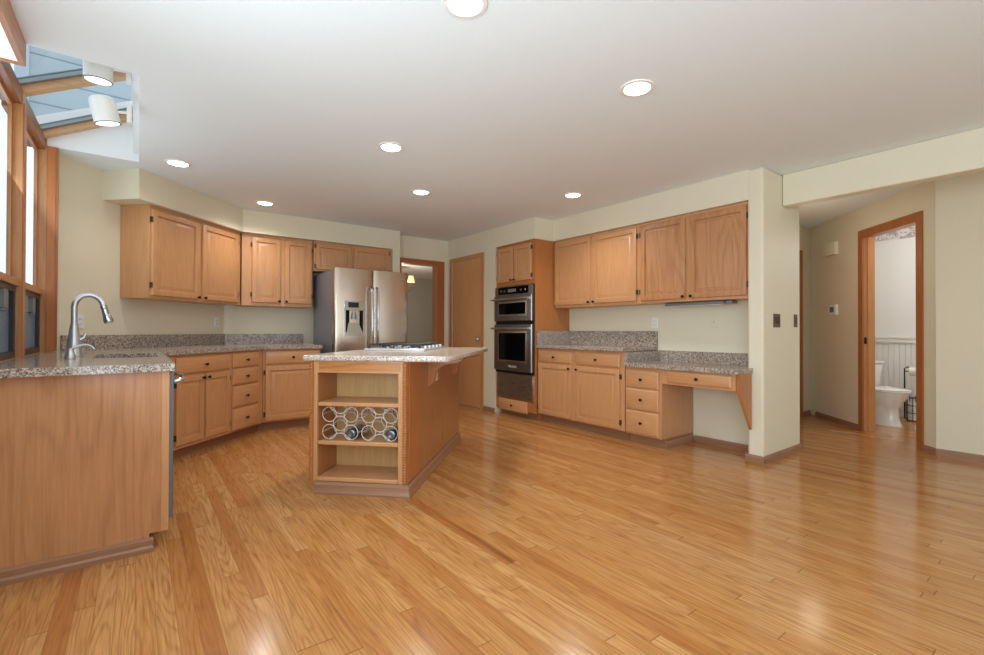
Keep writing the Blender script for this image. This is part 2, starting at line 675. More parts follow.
# rear wall with an unseen opening added to let light in
c = MB()
c.box(-0.72, 0.0, -3.6, -3.48, 0, ZC)
c.box(4.8, 5.71, -3.6, -3.48, 0, ZC)
c.box(0.0, 4.8, -3.6, -3.48, 0, 0.3)
c.box(0.0, 4.8, -3.6, -3.48, 2.38, ZC)
struct('wall_rear', c, WALL)

# diagonal wall and back wall
K = -5.413


def dq(x, cc):
    return (x, x - cc)


struct('wall_diagonal', MB().prism([dq(-0.56, K), dq(0.797, K), (0.797, 6.33), (0.60, 6.33), (-0.60, 5.02)], 0, ZC), WALL)
struct('wall_back', MB().box(0.797, 2.86, 6.21, 6.33, 0, ZC), WALL)
struct('wall_stub', MB().box(2.755, 2.86, 5.846, 6.21, 0, 2.186), WALL)
# wall with the opening to the dining room
c = MB()
c.box(2.862, 2.955, 6.06, 6.18, 0, ZC)
c.box(2.955, 3.60, 6.06, 6.18, 2.075, ZC)
c.box(3.60, 7.2, 6.06, 6.18, 0, ZC)
struct('wall_doorway', c, WALL)

# pantry wall (x = 3.766)
c = MB()
c.box(3.766, 3.88, 5.945, 6.06, 0, ZC)
c.box(3.766, 3.88, 5.16, 5.945, 2.12, ZC)
c.box(3.766, 3.88, 4.885, 5.16, 0, ZC)
c.box(3.88, 4.379, 4.885, 4.93, 0, ZC)
c.box(3.766, 4.379, 4.118, 4.885, 2.186, ZC)
struct('wall_pantry', c, WALL)

# right wall, soffit above the uppers, pillar and header
struct('wall_right', MB().box(4.379, 4.5, 1.815, 4.885, 0, ZC), WALL)
struct('wall_right_soffit', MB().box(4.073, 4.379, 1.80, 4.116, 2.186, ZC), WALL)
struct('wall_pillar', MB().box(4.073, 4.84, 1.69, 1.815, 0, ZC), WALL, bevel=0.02, seg=3)
struct('wall_header', MB().box(4.443, 4.56, -3.48, 1.688, 2.168, ZC), WALL, bevel=0.008)

# soffit over the left uppers
so = [dq(0.0037, -4.914), dq(0.932, -4.914), (2.86, 5.846), (2.86, 6.21), (0.797, 6.21), dq(-0.246, -5.413)]
struct('wall_left_soffit', MB().prism(so, 2.186, ZC), WALL)

# hallway
struct('wall_hall_side', MB().box(4.84, 7.03, 2.34, 2.46, 0, ZC).box(4.80, 4.92, 1.815, 2.34, 0, ZC), HALLP)
CB = 4.69


def bp(s, d=0.0):
    """point on the 45 degree bathroom wall: s along it from the near end, d behind its face"""
    return (5.607 + s / R2 + d / R2, 0.917 + s / R2 - d / R2)


c = MB()
c.prism([bp(-0.02), bp(0.135), bp(0.135, 0.12), bp(0.02, 0.12)], 0, ZC)
c.prism([bp(0.135), bp(0.985), bp(0.985, 0.12), bp(0.135, 0.12)], 2.14, ZC)
c.prism([bp(0.985), bp(2.02), bp(2.02, 0.12), bp(0.985, 0.12)], 0, ZC)
struct('wall_hall_angled', c, HALLP)
struct('wall_hall_right', MB().box(5.59, 5.71, -3.48, 0.90, 0, ZC), HALLP)

# bathroom
BX = 7.75
struct('wall_bath', MB().box(BX, BX + 0.1, -0.2, 3.4, 0, ZC).box(5.72, BX, -0.3, -0.2, 0, ZC).box(7.04, BX, 2.46, 2.56, 0, ZC), BATHP)
c = MB()
y = -0.15
while y < 2.44:
    c.box(BX - 0.012, BX, y, y + 0.052, 0.09, 0.94)
    y += 0.056
struct('trim_1', c, TRIMW)                       # beadboard wainscot
struct('trim_2', MB().box(BX - 0.035, BX, -0.2, 2.45, 0.945, 1.0).box(BX - 0.05, BX, -0.2, 2.45, 1.0, 1.015), TRIMW)
struct('trim_3', MB().box(BX - 0.004, BX, -0.2, 2.45, 2.27, 2.43), BORDER)

# dining room beyond the doorway
c = MB()
c.box(1.9, 7.2, 10.76, 10.86, 0, ZC)
c.box(7.2, 7.3, 6.06, 10.86, 0, ZC)
c.box(1.9, 2.0, 6.34, 10.76, 0, ZC)
struct('wall_dining', c, DINP)


# ------------------------------------------------------------------ baseboards
def baseboard(name, p0, p1, h=0.06, t=0.014, mat=None):
    """runs from p0 to p1 along a wall; room lies to the right-hand side of the walk"""
    p0, p1 = Vector(p0), Vector(p1)
    L = (p1 - p0).length
    a = math.degrees(math.atan2(p1.y - p0.y, p1.x - p0.x))
    m = MB().prism([(0, 0), (-t, 0), (-t, h * 0.72), (-t * 0.55, h * 0.86), (-t * 0.45, h), (0, h)], 0, L, 'x')
    o = m.build(name, mat or BASEW)
    o.location = (p0.x, p0.y, 0)
    o.rotation_euler = (0, 0, math.radians(a))
    o['kind'] = 'structure'
    return o


# prism axis x: pts are (y,z); -y is the room side, i.e. to the right of p0->p1
baseboard('baseboard_desk', (4.378, 2.447), (4.378, 1.83))
baseboard('baseboard_pillar_front', (4.072, 1.83), (4.072, 1.675))
baseboard('baseboard_pillar_end', (4.059, 1.689), (4.84, 1.689))
baseboard('baseboard_pantry', (3.765, 5.12), (3.765, 4.886))
baseboard('baseboard_hall_far', bp(1.87, -0.001), bp(1.015, -0.001))
baseboard('baseboard_hall_left', (6.75, 2.339), (7.0, 2.339))
baseboard('baseboard_hall_near', bp(0.105, -0.001), bp(-0.025, -0.001))
baseboard('baseboard_hall_right', (5.589, 0.90), (5.589, -3.4))
baseboard('baseboard_dining', (2.0, 10.75), (7.2, 10.75), h=0.09)


# ------------------------------------------------------------------ doors and casings
# dining opening casing (trim)
c = MB()
c.box(3.565, 3.60, 6.055, 6.185, 0, 2.05)
c.box(2.955, 2.985, 6.055, 6.185, 0, 2.05)
c.box(2.955, 3.60, 6.055, 6.185, 2.05, 2.078)
struct('trim_4', c, FIR)                         # jamb lining
c = MB()
c.box(3.575, 3.69, 6.042, 6.0595, 0, 2.12)
c.box(2.87, 2.98, 6.042, 6.0595, 0, 2.12)
c.box(2.98, 3.575, 6.042, 6.0595, 2.06, 2.12)
struct('trim_5', c, FIRD)

# pantry door
c = MB()
c.box(3.750, 3.7655, 5.94, 5.995, 0, 2.155)
c.box(3.750, 3.7655, 5.128, 5.183, 0, 2.155)
c.box(3.750, 3.7655, 5.183, 5.94, 2.10, 2.155)
struct('trim_6', c, FIR)
d = sroot('door_1', (3.772, 5.94, 0), -90)
d['label'] = 'flat honey wood pantry door between the dining opening and the double oven'
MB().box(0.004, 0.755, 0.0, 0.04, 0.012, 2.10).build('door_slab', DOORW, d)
k = MB()
k.lathe([(0.0, 0.0), (0.028, 0.0), (0.028, 0.006), (0.012, 0.01), (0.012, 0.03), (0.022, 0.036), (0.030, 0.048), (0.024, 0.06), (0.0, 0.064)], (0.69, 0, 0.965), 16, (0, -1, 0))
k.build('door_knob', NICKEL, d)
for z in (0.25, 1.05, 1.85):
    MB().box(-0.002, 0.012, -0.008, 0.0, z, z + 0.09).build('hinge', NICKEL, d)

# bathroom door casing on the 45 degree wall; local x runs from far to near end
cs = sroot('trim_7', (*bp(1.01), 0), -135)
c = MB()
c.box(0.0, 0.07, -0.016, 0.0, 0, 2.185)
c.box(0.83, 0.90, -0.016, 0.0, 0, 2.185)
c.box(0.07, 0.83, -0.016, 0.0, 2.10, 2.185)
c.build('casing', FIRD, cs)
c = MB()
c.box(0.027, 0.055, 0.0, 0.12, 0, 2.11)
c.box(0.845, 0.873, 0.0, 0.12, 0, 2.11)
c.box(0.055, 0.845, 0.0, 0.12, 2.11, 2.138)
c.box(0.055, 0.067, 0.045, 0.08, 0, 2.11)
c.build('jamb', FIR, cs)
MB().box(0.0545, 0.059, 0.012, 0.036, 0.95, 1.02).build('strike_plate', BRONZE, cs)

# other hall door, seen only as its casing at the pillar edge
d = sroot('door_2', (6.66, 2.339, 0), 0)
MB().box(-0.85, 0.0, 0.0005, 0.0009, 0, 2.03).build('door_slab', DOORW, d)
MB().box(0.0, 0.075, -0.018, 0, 0, 2.11).box(-0.92, -0.85, -0.018, 0, 0, 2.11).box(-0.85, 0, -0.018, 0, 2.03, 2.11).build('casing', FIRD, d)


# ------------------------------------------------------------------ windows beside the sink and skylight
WX = -0.60        # glass plane


def window_bay(name, y0, y1, end_jamb):
    r = sroot(name)
    f = MB()
    f.box(WX - 0.006, WX + 0.055, y0 - 0.085, y0, 0.86, 2.50)          # mullion on the camera side
    if end_jamb:
        f.box(WX - 0.006, -0.54, y1, y1 + 0.025, 0.86, 2.52)
    f.build('frame', FIR, r)
    if end_jamb:
        MB().box(-0.5385, -0.492, y1 - 0.004, y1 + 0.022, 0.918, ZC - 0.002).build('end_casing', FIRO, r)
        MB().box(-0.4915, -0.478, y1 - 0.001, y1 + 0.026, 0.918, ZC - 0.002).build('casing_edge', FIRD, r)
    MB().box(WX + 0.0555, WX + 0.060, y0 - 0.080, y0 - 0.002, 0.918, 2.42).build('mullion_cap', FIRO, r)
    h = MB()
    h.box(WX - 0.05, WX + 0.05, y0, y1, 2.41, 2.50)
    h.build('head_beam', FIRDY, r)
    MB().box(WX - 0.03, WX + 0.045, y0, y1, 1.335, 1.375).build('transom', FIRY, r)
    MB().box(WX - 0.05, WX + 0.06, y0, y1, 0.862, 0.915).build('window_sill', FIRY, r)
    s = MB()
    s.box(WX - 0.006, WX + 0.012, y0, y0 + 0.03, 1.375, 2.41)
    s.box(WX - 0.006, WX + 0.012, y1 - 0.03, y1, 1.375, 2.41)
    s.box(WX - 0.006, WX + 0.012, y0 + 0.03, y1 - 0.03, 2.385, 2.41)
    s.build('upper_sash', FIR, r)
    MB().box(WX - 0.004, WX + 0.002, y0 + 0.03, y1 - 0.03, 1.375, 2.385).build('upper_pane', GLASS, r)
    q = MB()
    q.box(WX - 0.01, WX + 0.03, y0, y0 + 0.045, 0.915, 1.335)
    q.box(WX - 0.01, WX + 0.03, y1 - 0.045, y1, 0.915, 1.335)
    q.box(WX - 0.01, WX + 0.03, y0 + 0.045, y1 - 0.045, 0.915, 0.955)
    q.box(WX - 0.01, WX + 0.03, y0 + 0.045, y1 - 0.045, 1.30, 1.335)
    q.build('lower_sash', DARKF, r)
    MB().box(WX - 0.004, WX + 0.010, y0 + 0.045, y1 - 0.045, 0.955, 1.30).build('lower_pane', BLUEP, r)
    for yy in (y0 + 0.20, y1 - 0.30):
        l = MB().box(WX + 0.010, WX + 0.03, yy, yy + 0.11, 1.20, 1.30)
        for q_ in (0.02, 0.075):
            l.lathe([(0.0, 0), (0.014, 0.003), (0.014, 0.014), (0, 0.018)], (WX + 0.02, yy + q_, 1.182), 10)
        l.build('latch', GREYM, r)
    return r


window_bay('window_1', 3.95, 4.73, True)
window_bay('window_2', 3.085, 3.864, False)

# skylight: sloping glazed roof from the window heads up to the inner side of the well
sk = sroot('window_3')
SL = 0.54


def zs_(x):
    return 2.55 + SL * (x + 0.50)


def slope_bar(m, y0, y1, x0, x1, up0, up1):
    return m.prism([(x0, zs_(x0) + up0), (x1, zs_(x1) + up0), (x1, zs_(x1) + up1), (x0, zs_(x0) + up1)], y0, y1, 'y')


for yy in (3.13, 3.885, 4.665):
    slope_bar(MB(), yy, yy + 0.068, WX - 0.02, -0.02, -0.035, 0.045).build('rafter', FIRX, sk)
for yy in (3.10, 3.852, 4.632):
    slope_bar(MB(), yy, yy + 0.030, WX - 0.02, -0.02, 0.008, 0.045).build('glazing_bar', GREYM, sk)
for y0, y1 in ((3.20, 3.852), (3.955, 4.632)):
    slope_bar(MB(), y0, y1, WX - 0.05, -0.02, 0.032, 0.040).build('roof_pane', SKYG, sk)
MB().box(-0.034, -0.0, 3.11, 4.733, ZC + 0.062, 2.90).build('well_side', TRIMW, sk)
MB().prism([(WX - 0.05, ZC + 0.001), (-0.0, ZC + 0.001), (-0.0, 2.95), (WX - 0.05, 2.62)], 4.7335, 4.7348, 'y').build('well_end', TRIMW, sk)
MB().prism([(WX - 0.05, ZC + 0.061), (-0.0, ZC + 0.061), (-0.0, 2.95), (WX - 0.05, 2.62)], 3.05, 3.09, 'y').build('well_end', TRIMW, sk)

# the upper storey outside, seen through the glass
o = MB().box(-0.68, 2.5, 5.05, 5.2, 2.56, 6.5).build('exterior_wall', SID)
o['kind'] = 'structure'
o = MB().box(-0.76, -0.68, 5.02, 5.2, 2.56, 6.5).build('trim_8', plain('corner_board', (196, 206, 214), 0.6))
o['kind'] = 'structure'
o = MB().box(-7.2, -7.0, -6, 16, -0.3, 5.0).build('exterior_wall_far', SIDL)
o['kind'] = 'structure'
o = MB().box(-14, -0.95, -10, 18, -0.4, -0.3).build('ground', LAWN)
o['kind'] = 'structure'

# ------------------------------------------------------------------ cabinet pieces
DOORP = [(0.0, -0.012), (0.004, -0.019), (0.007, -0.020), (0.050, -0.020), (0.055, -0.005), (0.062, -0.005), (0.088, -0.0185), (0.090, -0.0185)]
DRAWP = [(0.0, -0.012), (0.010, -0.018), (0.014, -0.020)]


def knob(parent, x, z, y=-0.020):
    m = MB().lathe([(0.0, 0.0), (0.008, 0.0), (0.006, 0.006), (0.006, 0.012), (0.013, 0.016), (0.0145, 0.021), (0.011, 0.026), (0.0, 0.028)], (x, y, z), 12, (0, -1, 0))
    return m.build('knob', BRONZE, parent)


def door(parent, x0, x1, z0, z1, kx=None, kz=None, hinge=None, mat=None):
    d = MB().panel(x0, x1, z0, z1, DOORP, -0.0005).build('door', mat or CAB, parent)
    if kx is not None:
        knob(d, kx, kz)
    if hinge is not None:
        h = z1 - z0
        hx = x0 - 0.009 if hinge == 'l' else x1 + 0.009
        for zz in (z0 + h * 0.12, z1 - h * 0.12):
            MB().box(hx - 0.006, hx + 0.006, -0.012, -0.001, zz - 0.024, zz + 0.024).lathe([(0, 0), (0.006, 0), (0.006, 0.05), (0, 0.05)], (hx + (0.008 if hinge == 'l' else -0.008), -0.014, zz - 0.025), 8).build('hinge', HINGE, d)
    return d


def drawer(parent, x0, x1, z0, z1, k=True, mat=None):
    d = MB().panel(x0, x1, z0, z1, DRAWP, -0.0005).build('drawer', mat or CABH, parent)
    if k:
        knob(d, (x0 + x1) / 2, (z0 + z1) / 2)
    return d


def carcass(parent, w, depth, z0, z1, mat=None, x0=0.0):
    return MB().box(x0, x0 + w, 0, depth, z0, z1).build('body', mat or CAB, parent, bevel=0.002, seg=1)


ZU0, ZU1 = 1.362, 2.184

# --- left upper cabinets
G_UL = 'upper cabinets along the left side'
DU = -5.0
dorg = (0.078, 0.078 - DU, 0)
t = thing('upper_cabinet', 'two door honey wood upper cabinet with bare side panel nearest the faucet', 'cabinet', dorg, 45)
carcass(t, 1.195, 0.2905, ZU0, ZU1)
door(t, 0.018, 0.566, 1.385, 2.148, 0.545, 1.405, 'l', CAB)
door(t, 0.612, 1.146, 1.385, 2.148, 0.632, 1.405, 'r', CAB)
t = thing('upper_cabinet', 'two door honey wood upper cabinet left of the refrigerator', 'cabinet', (0.934, 5.912, 0), 0)
carcass(t, 0.781, 0.294, ZU0, ZU1)
door(t, 0.103, 0.412, 1.40, 2.150, 0.395, 1.42, 'l')
door(t, 0.456, 0.768, 1.40, 2.150, 0.473, 1.42, 'r')
t = thing('overfridge_cabinet', 'short two door honey wood cabinet above the stainless refrigerator', 'cabinet', (1.722, 5.89, 0), 0)
carcass(t, 1.025, 0.314, 1.815, ZU1)
door(t, 0.022, 0.474, 1.835, 2.160, None, None, 'l')
door(t, 0.500, 0.987, 1.835, 2.160, None, None, 'r')

# --- right upper cabinets
t = thing('upper_cabinet', 'two door honey wood upper cabinet beside the tall oven cabinet', 'cabinet', (4.108, 4.112, 0), -90)
carcass(t, 1.212, 0.266, ZU0, ZU1)
door(t, 0.004, 0.575, 1.392, 2.152, 0.555, 1.412)
door(t, 0.606, 1.188, 1.392, 2.152, 0.628, 1.412, 'r')
t = thing('upper_cabinet', 'two door honey wood upper cabinet next to the cream pillar, above the desk', 'cabinet', (4.108, 2.899, 0), -90)
carcass(t, 1.078, 0.266, ZU0, ZU1)
door(t, 0.024, 0.517, 1.388, 2.156, 0.497, 1.408, 'l', CABF)
door(t, 0.555, 1.070, 1.388, 2.156, 0.577, 1.408, 'r', CABF)
uc = thing('undercabinet_light', 'slim grey light bar under the upper cabinet nearest the pillar', 'light', (4.19, 2.66, 1.36), -90)
MB().box(0.0, 0.66, 0.0, 0.11, -0.030, -0.001).build('housing', GREYM, uc, bevel=0.006)
MB().box(0.03, 0.56, 0.02, 0.09, -0.034, -0.030).build('lens', WHITEP, uc)
MB().lathe([(0, 0), (0.008, 0), (0.008, 0.012), (0, 0.012)], (0.60, 0.0, -0.015), 10, (0, -1, 0)).build('switch', BLACK, uc)

# --- left base run (angled wall and back wall)
ZB1 = 0.876
DBc = -4.358
borg = (0.20, 0.20 - DBc, 0)


def toe(parent, w, depth, x0=0.0, rec=0.075, mat=None, e0=0.0, e1=0.0):
    MB().box(x0 - e0, x0 + w + e1, rec, depth, 0.0, 0.095).build('toe_kick', mat or BASEW, parent)


t = thing('base_cabinet', 'honey wood base cabinet with two doors under one wide drawer on the angled run', 'cabinet', borg, 45)
carcass(t, 0.722, 0.60, 0.095, ZB1)
toe(t, 0.722, 0.60)
drawer(t, 0.064, 0.699, 0.712, 0.848)
door(t, 0.064, 0.370, 0.125, 0.696, 0.350, 0.665, 'l')
door(t, 0.393, 0.699, 0.125, 0.696, 0.412, 0.665, 'r')
t = thing('drawer_cabinet', 'narrow honey wood base cabinet with a stack of four drawers', 'cabinet',
          (0.20 + 0.7235 / R2, 0.20 - DBc + 0.7235 / R2, 0), 45)
carcass(t, 0.495, 0.60, 0.095, ZB1)
toe(t, 0.495, 0.09, e1=0.033)
for z0, z1 in ((0.716, 0.856), (0.548, 0.700), (0.330, 0.532), (0.110, 0.314)):
    drawer(t, 0.016, 0.408, z0, z1)
t = thing('base_cabinet', 'honey wood base cabinet with one drawer over one door beside the refrigerator', 'cabinet', (1.064, 5.42, 0), 0)
carcass(t, 0.60, 0.60, 0.095, ZB1)
toe(t, 0.60, 0.60, e0=0.030)
drawer(t, 0.022, 0.578, 0.716, 0.856)
door(t, 0.022, 0.578, 0.112, 0.698, None, None, 'l')

# --- sink run along the windows
t = thing('peninsula_cabinet', 'broad honey wood end panel closing the sink counter in the left foreground', 'cabinet', (-0.573, 2.83, 0), 0)
MB().prism([(0, 0), (0.626, 0), (0.626, 0.086), (0.702, 0.086), (0.702, 0.876), (0, 0.876)], 0.0, 0.025, 'y').build('end_panel', CABF, t)
MB().box(0.672, 0.702, -0.004, 0.0, 0.087, 0.876).build('corner_stile', CAB, t)
MB().prism([(0, 0), (-0.022, 0), (-0.022, 0.022), (-0.014, 0.032), (-0.014, 0.058), (-0.006, 0.066), (0, 0.068)], 0.0, 0.642, 'x').build('base_molding', BASEW, t)
MB().box(0.02, 0.68, 0.025, 0.055, 0.087, 0.87).build('body', CABSIDE, t)
t = thing('dishwasher', 'stainless dishwasher seen edge-on behind the honey wood end panel', 'dishwasher', (0.127, 2.892, 0), 90)
MB().box(0.004, 0.596, 0.0, 0.57, 0.10, 0.868).build('tub', GREYM, t)
MB().box(0.002, 0.598, -0.024, 0.0, 0.125, 0.868).build('door', plain('dishwasher_grey', (128, 134, 140), 0.45, 0.5), t, bevel=0.004)
MB().tube([(0.06, -0.028, 0.81), (0.06, -0.052, 0.815), (0.075, -0.068, 0.82), (0.3, -0.078, 0.822), (0.525, -0.068, 0.82), (0.54, -0.052, 0.815), (0.54, -0.028, 0.81)], 0.011, 8).build('handle', CHROME, t)
MB().box(0.02, 0.58, 0.07, 0.5, 0.0, 0.10).build('toe_kick', BLACK, t)
t = thing('sink_cabinet', 'honey wood sink base behind the dishwasher, mostly hidden by the end panel', 'cabinet', (0.118, 3.50, 0), 90)
carcass(t, 0.90, 0.58, 0.095, 0.66)
MB().box(0, 0.9, 0, 0.012, 0.66, 0.876).build('face_frame', CAB, t)
toe(t, 0.90, 0.58)
door(t, 0.02, 0.44, 0.12, 0.69, 0.42, 0.66, 'l')
door(t, 0.46, 0.88, 0.12, 0.69, 0.48, 0.66, 'r')

# countertop with sink cut-out
ct = thing('granite_countertop', 'speckled grey brown granite countertop running from the sink round to the refrigerator', 'countertop', (0, 0, 0.877))
xe = 0.150
SX0, SX1, SY0, SY1 = -0.21, 0.105, 3.525, 4.12
cc = -4.312
c = MB()
c.box(-0.54, xe, 2.79, SY0, 0, 0.038)
c.box(-0.54, SX0, SY0, SY1, 0, 0.038)
c.box(SX1, xe, SY0, SY1, 0, 0.038)
c.prism([(-0.54, SY1), (xe, SY1), (xe, xe - cc), (5.375 + cc, 5.375), (1.675, 5.375), (1.675, 6.208), (0.798, 6.208), (-0.482, 4.893), (-0.482, 4.745), (-0.54, 4.72)], 0, 0.038)
c.build('slab', GRAN, ct)
b_ = MB()
KB = K + 0.004
b_.prism([dq(-0.478, KB), dq(0.797, KB), dq(0.807, KB + 0.031), dq(-0.463, KB + 0.031)], 0.038, 0.158)
b_.prism([(0.80, 6.208), (1.685, 6.208), (1.685, 6.186), (0.809, 6.186)], 0.038, 0.158)
b_.build('backsplash', GRAN, ct)

t = thing('undermount_sink', 'steel undermount sink set into the granite beside the faucet', 'sink', (0, 0, 0))
m_ = MB()
m_.box(SX0 - 0.01, SX1 + 0.006, SY0 - 0.01, SY1 + 0.01, 0.69, 0.70)
m_.box(SX0 - 0.012, SX0 - 0.002, SY0 - 0.01, SY1 + 0.01, 0.70, 0.8765)
m_.box(SX1 - 0.002, SX1 + 0.006, SY0 - 0.01, SY1 + 0.01, 0.70, 0.8765)
m_.box(SX0 - 0.002, SX1 - 0.002, SY0 - 0.012, SY0 - 0.002, 0.70, 0.8765)
m_.box(SX0 - 0.002, SX1 - 0.002, SY1 + 0.002, SY1 + 0.012, 0.70, 0.8765)
m_.build('basin', STEEL, t)
MB().lathe([(0, 0), (0.045, 0), (0.045, 0.004), (0.02, 0.002), (0, 0.002)], (-0.05, 3.73, 0.70), 16).build('drain', CHROME, t)

# faucet
FX, FY = -0.305, 3.78
t = thing('gooseneck_faucet', 'tall brushed nickel gooseneck pull-down faucet behind the sink', 'faucet', (FX, FY, 0.9155), 0)
MB().lathe([(0.0, 0), (0.040, 0), (0.040, 0.008), (0.036, 0.02), (0.031, 0.10), (0.023, 0.16), (0.018, 0.20), (0.0, 0.20)], (0, 0, 0), 20).build('base', NICKEL, t)
pth = [(0, 0, 0.19), (0, 0, 0.27)]
for i in range(0, 11):
    a = PI - i * (PI * 0.95) / 10
    pth.append((0.068 + 0.068 * math.cos(a), 0, 0.302 + 0.078 * math.sin(a)))
MB().tube(pth, 0.0155, 12).build('spout', NICKEL, t)
e0, e1 = Vector(pth[-1]), Vector(pth[-2])
dr = (e0 - e1).normalized()
MB().lathe([(0.0, 0.0), (0.017, 0.0), (0.018, 0.015), (0.016, 0.02), (0.020, 0.06), (0.026, 0.100), (0.022, 0.110), (0, 0.111)], e0, 16, dr).build('spray_head', CHROME, t)
MB().tube([(0.02, 0.0, 0.10), (0.045, 0, 0.115), (0.055, -0.0, 0.14)], [0.012, 0.010, 0.008], 10).build('lever', NICKEL, t)
t = thing('soap_dispenser', 'small nickel soap dispenser with curved spout in front of the faucet', 'soap dispenser', (-0.30, 3.53, 0.9155), 20)
MB().lathe([(0, 0), (0.024, 0), (0.026, 0.012), (0.02, 0.03), (0.016, 0.045), (0.017, 0.06), (0, 0.062)], (0, 0, 0), 16).build('body', NICKEL, t)
MB().tube([(0, 0, 0.05), (0.02, 0, 0.066), (0.06, 0, 0.078), (0.09, 0, 0.072), (0.105, 0, 0.052)], [0.008, 0.008, 0.007, 0.006, 0.006], 10).build('spout', NICKEL, t)

# --- refrigerator
fx0, fx1, fy = 1.772, 2.690, 5.27
t = thing('refrigerator', 'stainless french door refrigerator with ice and water dispenser', 'refrigerator', (fx0, fy, 0), 0)
W_ = fx1 - fx0
MB().box(0.004, W_ - 0.004, 0.075, 0.80, 0.02, 1.775).build('body', FRSIDE, t, bevel=0.004)


def fridge_door(x0, x1, z0, z1, name='door', hole=None):
    pts = [(x0, 0.07), (x0, 0.018), (x0 + 0.008, 0.006)]
    n = 8
    for i in range(n + 1):
        u = i / n
        x = x0 + 0.02 + (x1 - x0 - 0.04) * u
        pts.append((x, 0.0 - 0.014 * math.sin(PI * u)))
    pts += [(x1 - 0.008, 0.006), (x1, 0.018), (x1, 0.07)]
    return MB().prism(pts, z0, z1).build(name, STEELV, t, smooth=30)


mid = W_ / 2
dl = fridge_door(0.0, mid - 0.004, 0.72, 1.795)
dr_ = fridge_door(mid + 0.004, W_, 0.72, 1.795)
fd = fridge_door(0.0, W_, 0.06, 0.705, 'freezer_drawer')
for px, sgn, par in ((mid - 0.040, -1, dl), (mid + 0.040, 1, dr_)):
    MB().tube([(px, -0.008, 0.80), (px, -0.05, 0.82), (px - sgn * 0.004, -0.062, 0.90), (px - sgn * 0.006, -0.066, 1.2), (px - sgn * 0.004, -0.062, 1.50), (px, -0.05, 1.57), (px, -0.008, 1.59)], 0.014, 10).build('handle', CHROME, par)
MB().tube([(0.10, -0.008, 0.62), (0.11, -0.06, 0.63), (0.2, -0.066, 0.63), (W_ - 0.2, -0.066, 0.63), (W_ - 0.11, -0.06, 0.63), (W_ - 0.10, -0.008, 0.62)], 0.014, 10).build('handle', CHROME, fd)
# dispenser
ds = MB()
ds.box(0.105, 0.345, -0.020, -0.004, 1.31, 1.42)
ds.build('dispenser_panel', CHROME, dl, bevel=0.004)
MB().box(0.150, 0.275, -0.0225, -0.020, 1.345, 1.405).build('dispenser_display', GASK, dl)
q = MB()
q.box(0.105, 0.345, -0.0125, -0.0115, 1.06, 1.31)
q.build('dispenser_recess', BLACKG, dl)
q = MB()
q.box(0.105, 0.122, -0.022, -0.010, 1.04, 1.31)
q.box(0.328, 0.345, -0.022, -0.010, 1.04, 1.31)
q.box(0.105, 0.345, -0.030, -0.010, 1.02, 1.045)
q.build('dispenser_frame', CHROME, dl)
MB().prism([(0.135, 1.05), (0.328, 1.05), (0.275, 1.17), (0.155, 1.17)], -0.0155, -0.0126, 'y').build('dispenser_paddle', CHROME, dl)
MB().lathe([(0, 0), (0.032, 0), (0.030, 0.05), (0.016, 0.09), (0, 0.09)], (0.215, -0.022, 1.21), 12).build('dispenser_spout', GREYM, dl)
MB().box(W_ - 0.12, W_ - 0.05, -0.0100, -0.004, 1.715, 1.728).build('badge', GREYM, dr_)

# --- tall oven cabinet
ox, oy = 3.79, 4.880
t = thing('oven_cabinet', 'tall honey wood cabinet housing the double oven', 'cabinet', (ox, oy, 0), -90)
OW = 0.755
c = MB()
c.box(0, 0.02, 0, 0.585, 0.09, ZU1)
c.box(OW - 0.02, OW, 0, 0.585, 0.09, ZU1)
c.box(0, 0.02, 0.0745, 0.585, 0.0, 0.09)
c.box(OW - 0.02, OW, 0.0745, 0.585, 0.0, 0.09)
c.box(0.02, OW - 0.02, 0.565, 0.585, 0.09, ZU1)
c.box(0.02, OW - 0.02, 0.0, 0.565, 1.655, ZU1)
c.box(0.02, OW - 0.02, 0.0, 0.565, 0.09, 0.222)
c.box(0.02, 0.035, 0.0, 0.02, 0.222, 1.655)
c.build('body', CABSIDE, t)
MB().box(0.02, OW - 0.02, 0.0745, 0.5, 0, 0.09).build('toe_kick', BASEW, t)
door(t, 0.028, 0.345, 1.705, 2.150, 0.325, 1.725, 'l')
door(t, 0.367, 0.690, 1.705, 2.150, 0.388, 1.725, 'r')
drawer(t, 0.065, 0.620, 0.066, 0.212)

t = thing('double_oven', 'stainless double wall oven with black glass windows', 'oven', (3.757, 4.872, 0), -90)
VW = 0.742
MB().box(0.03, VW - 0.03, 0.036, 0.56, 0.56, 1.642).build('body', BLACK, t)
MB().box(0.004, VW - 0.004, 0.012, 0.031, 0.548, 1.645).build('trim_flange', BLACK, t)
cp = MB().box(0.004, VW - 0.008, 0.0, 0.012, 1.530, 1.645).build('control_panel', STEELD, t)
MB().box(0.075, VW - 0.085, -0.003, 0.0, 1.545, 1.637).build('control_glass', BLACKG, cp)
MB().box(0.27, 0.43, -0.0038, -0.003, 1.57, 1.61).build('display', plain('display_grey', (120, 118, 110), 0.3), cp)
for kx in (0.13, 0.20, 0.52, 0.60):
    MB().lathe([(0, 0), (0.016, 0), (0.015, 0.002), (0, 0.002)], (kx, -0.003, 1.59), 14, (0, -1, 0)).build('button', STEELD, cp)


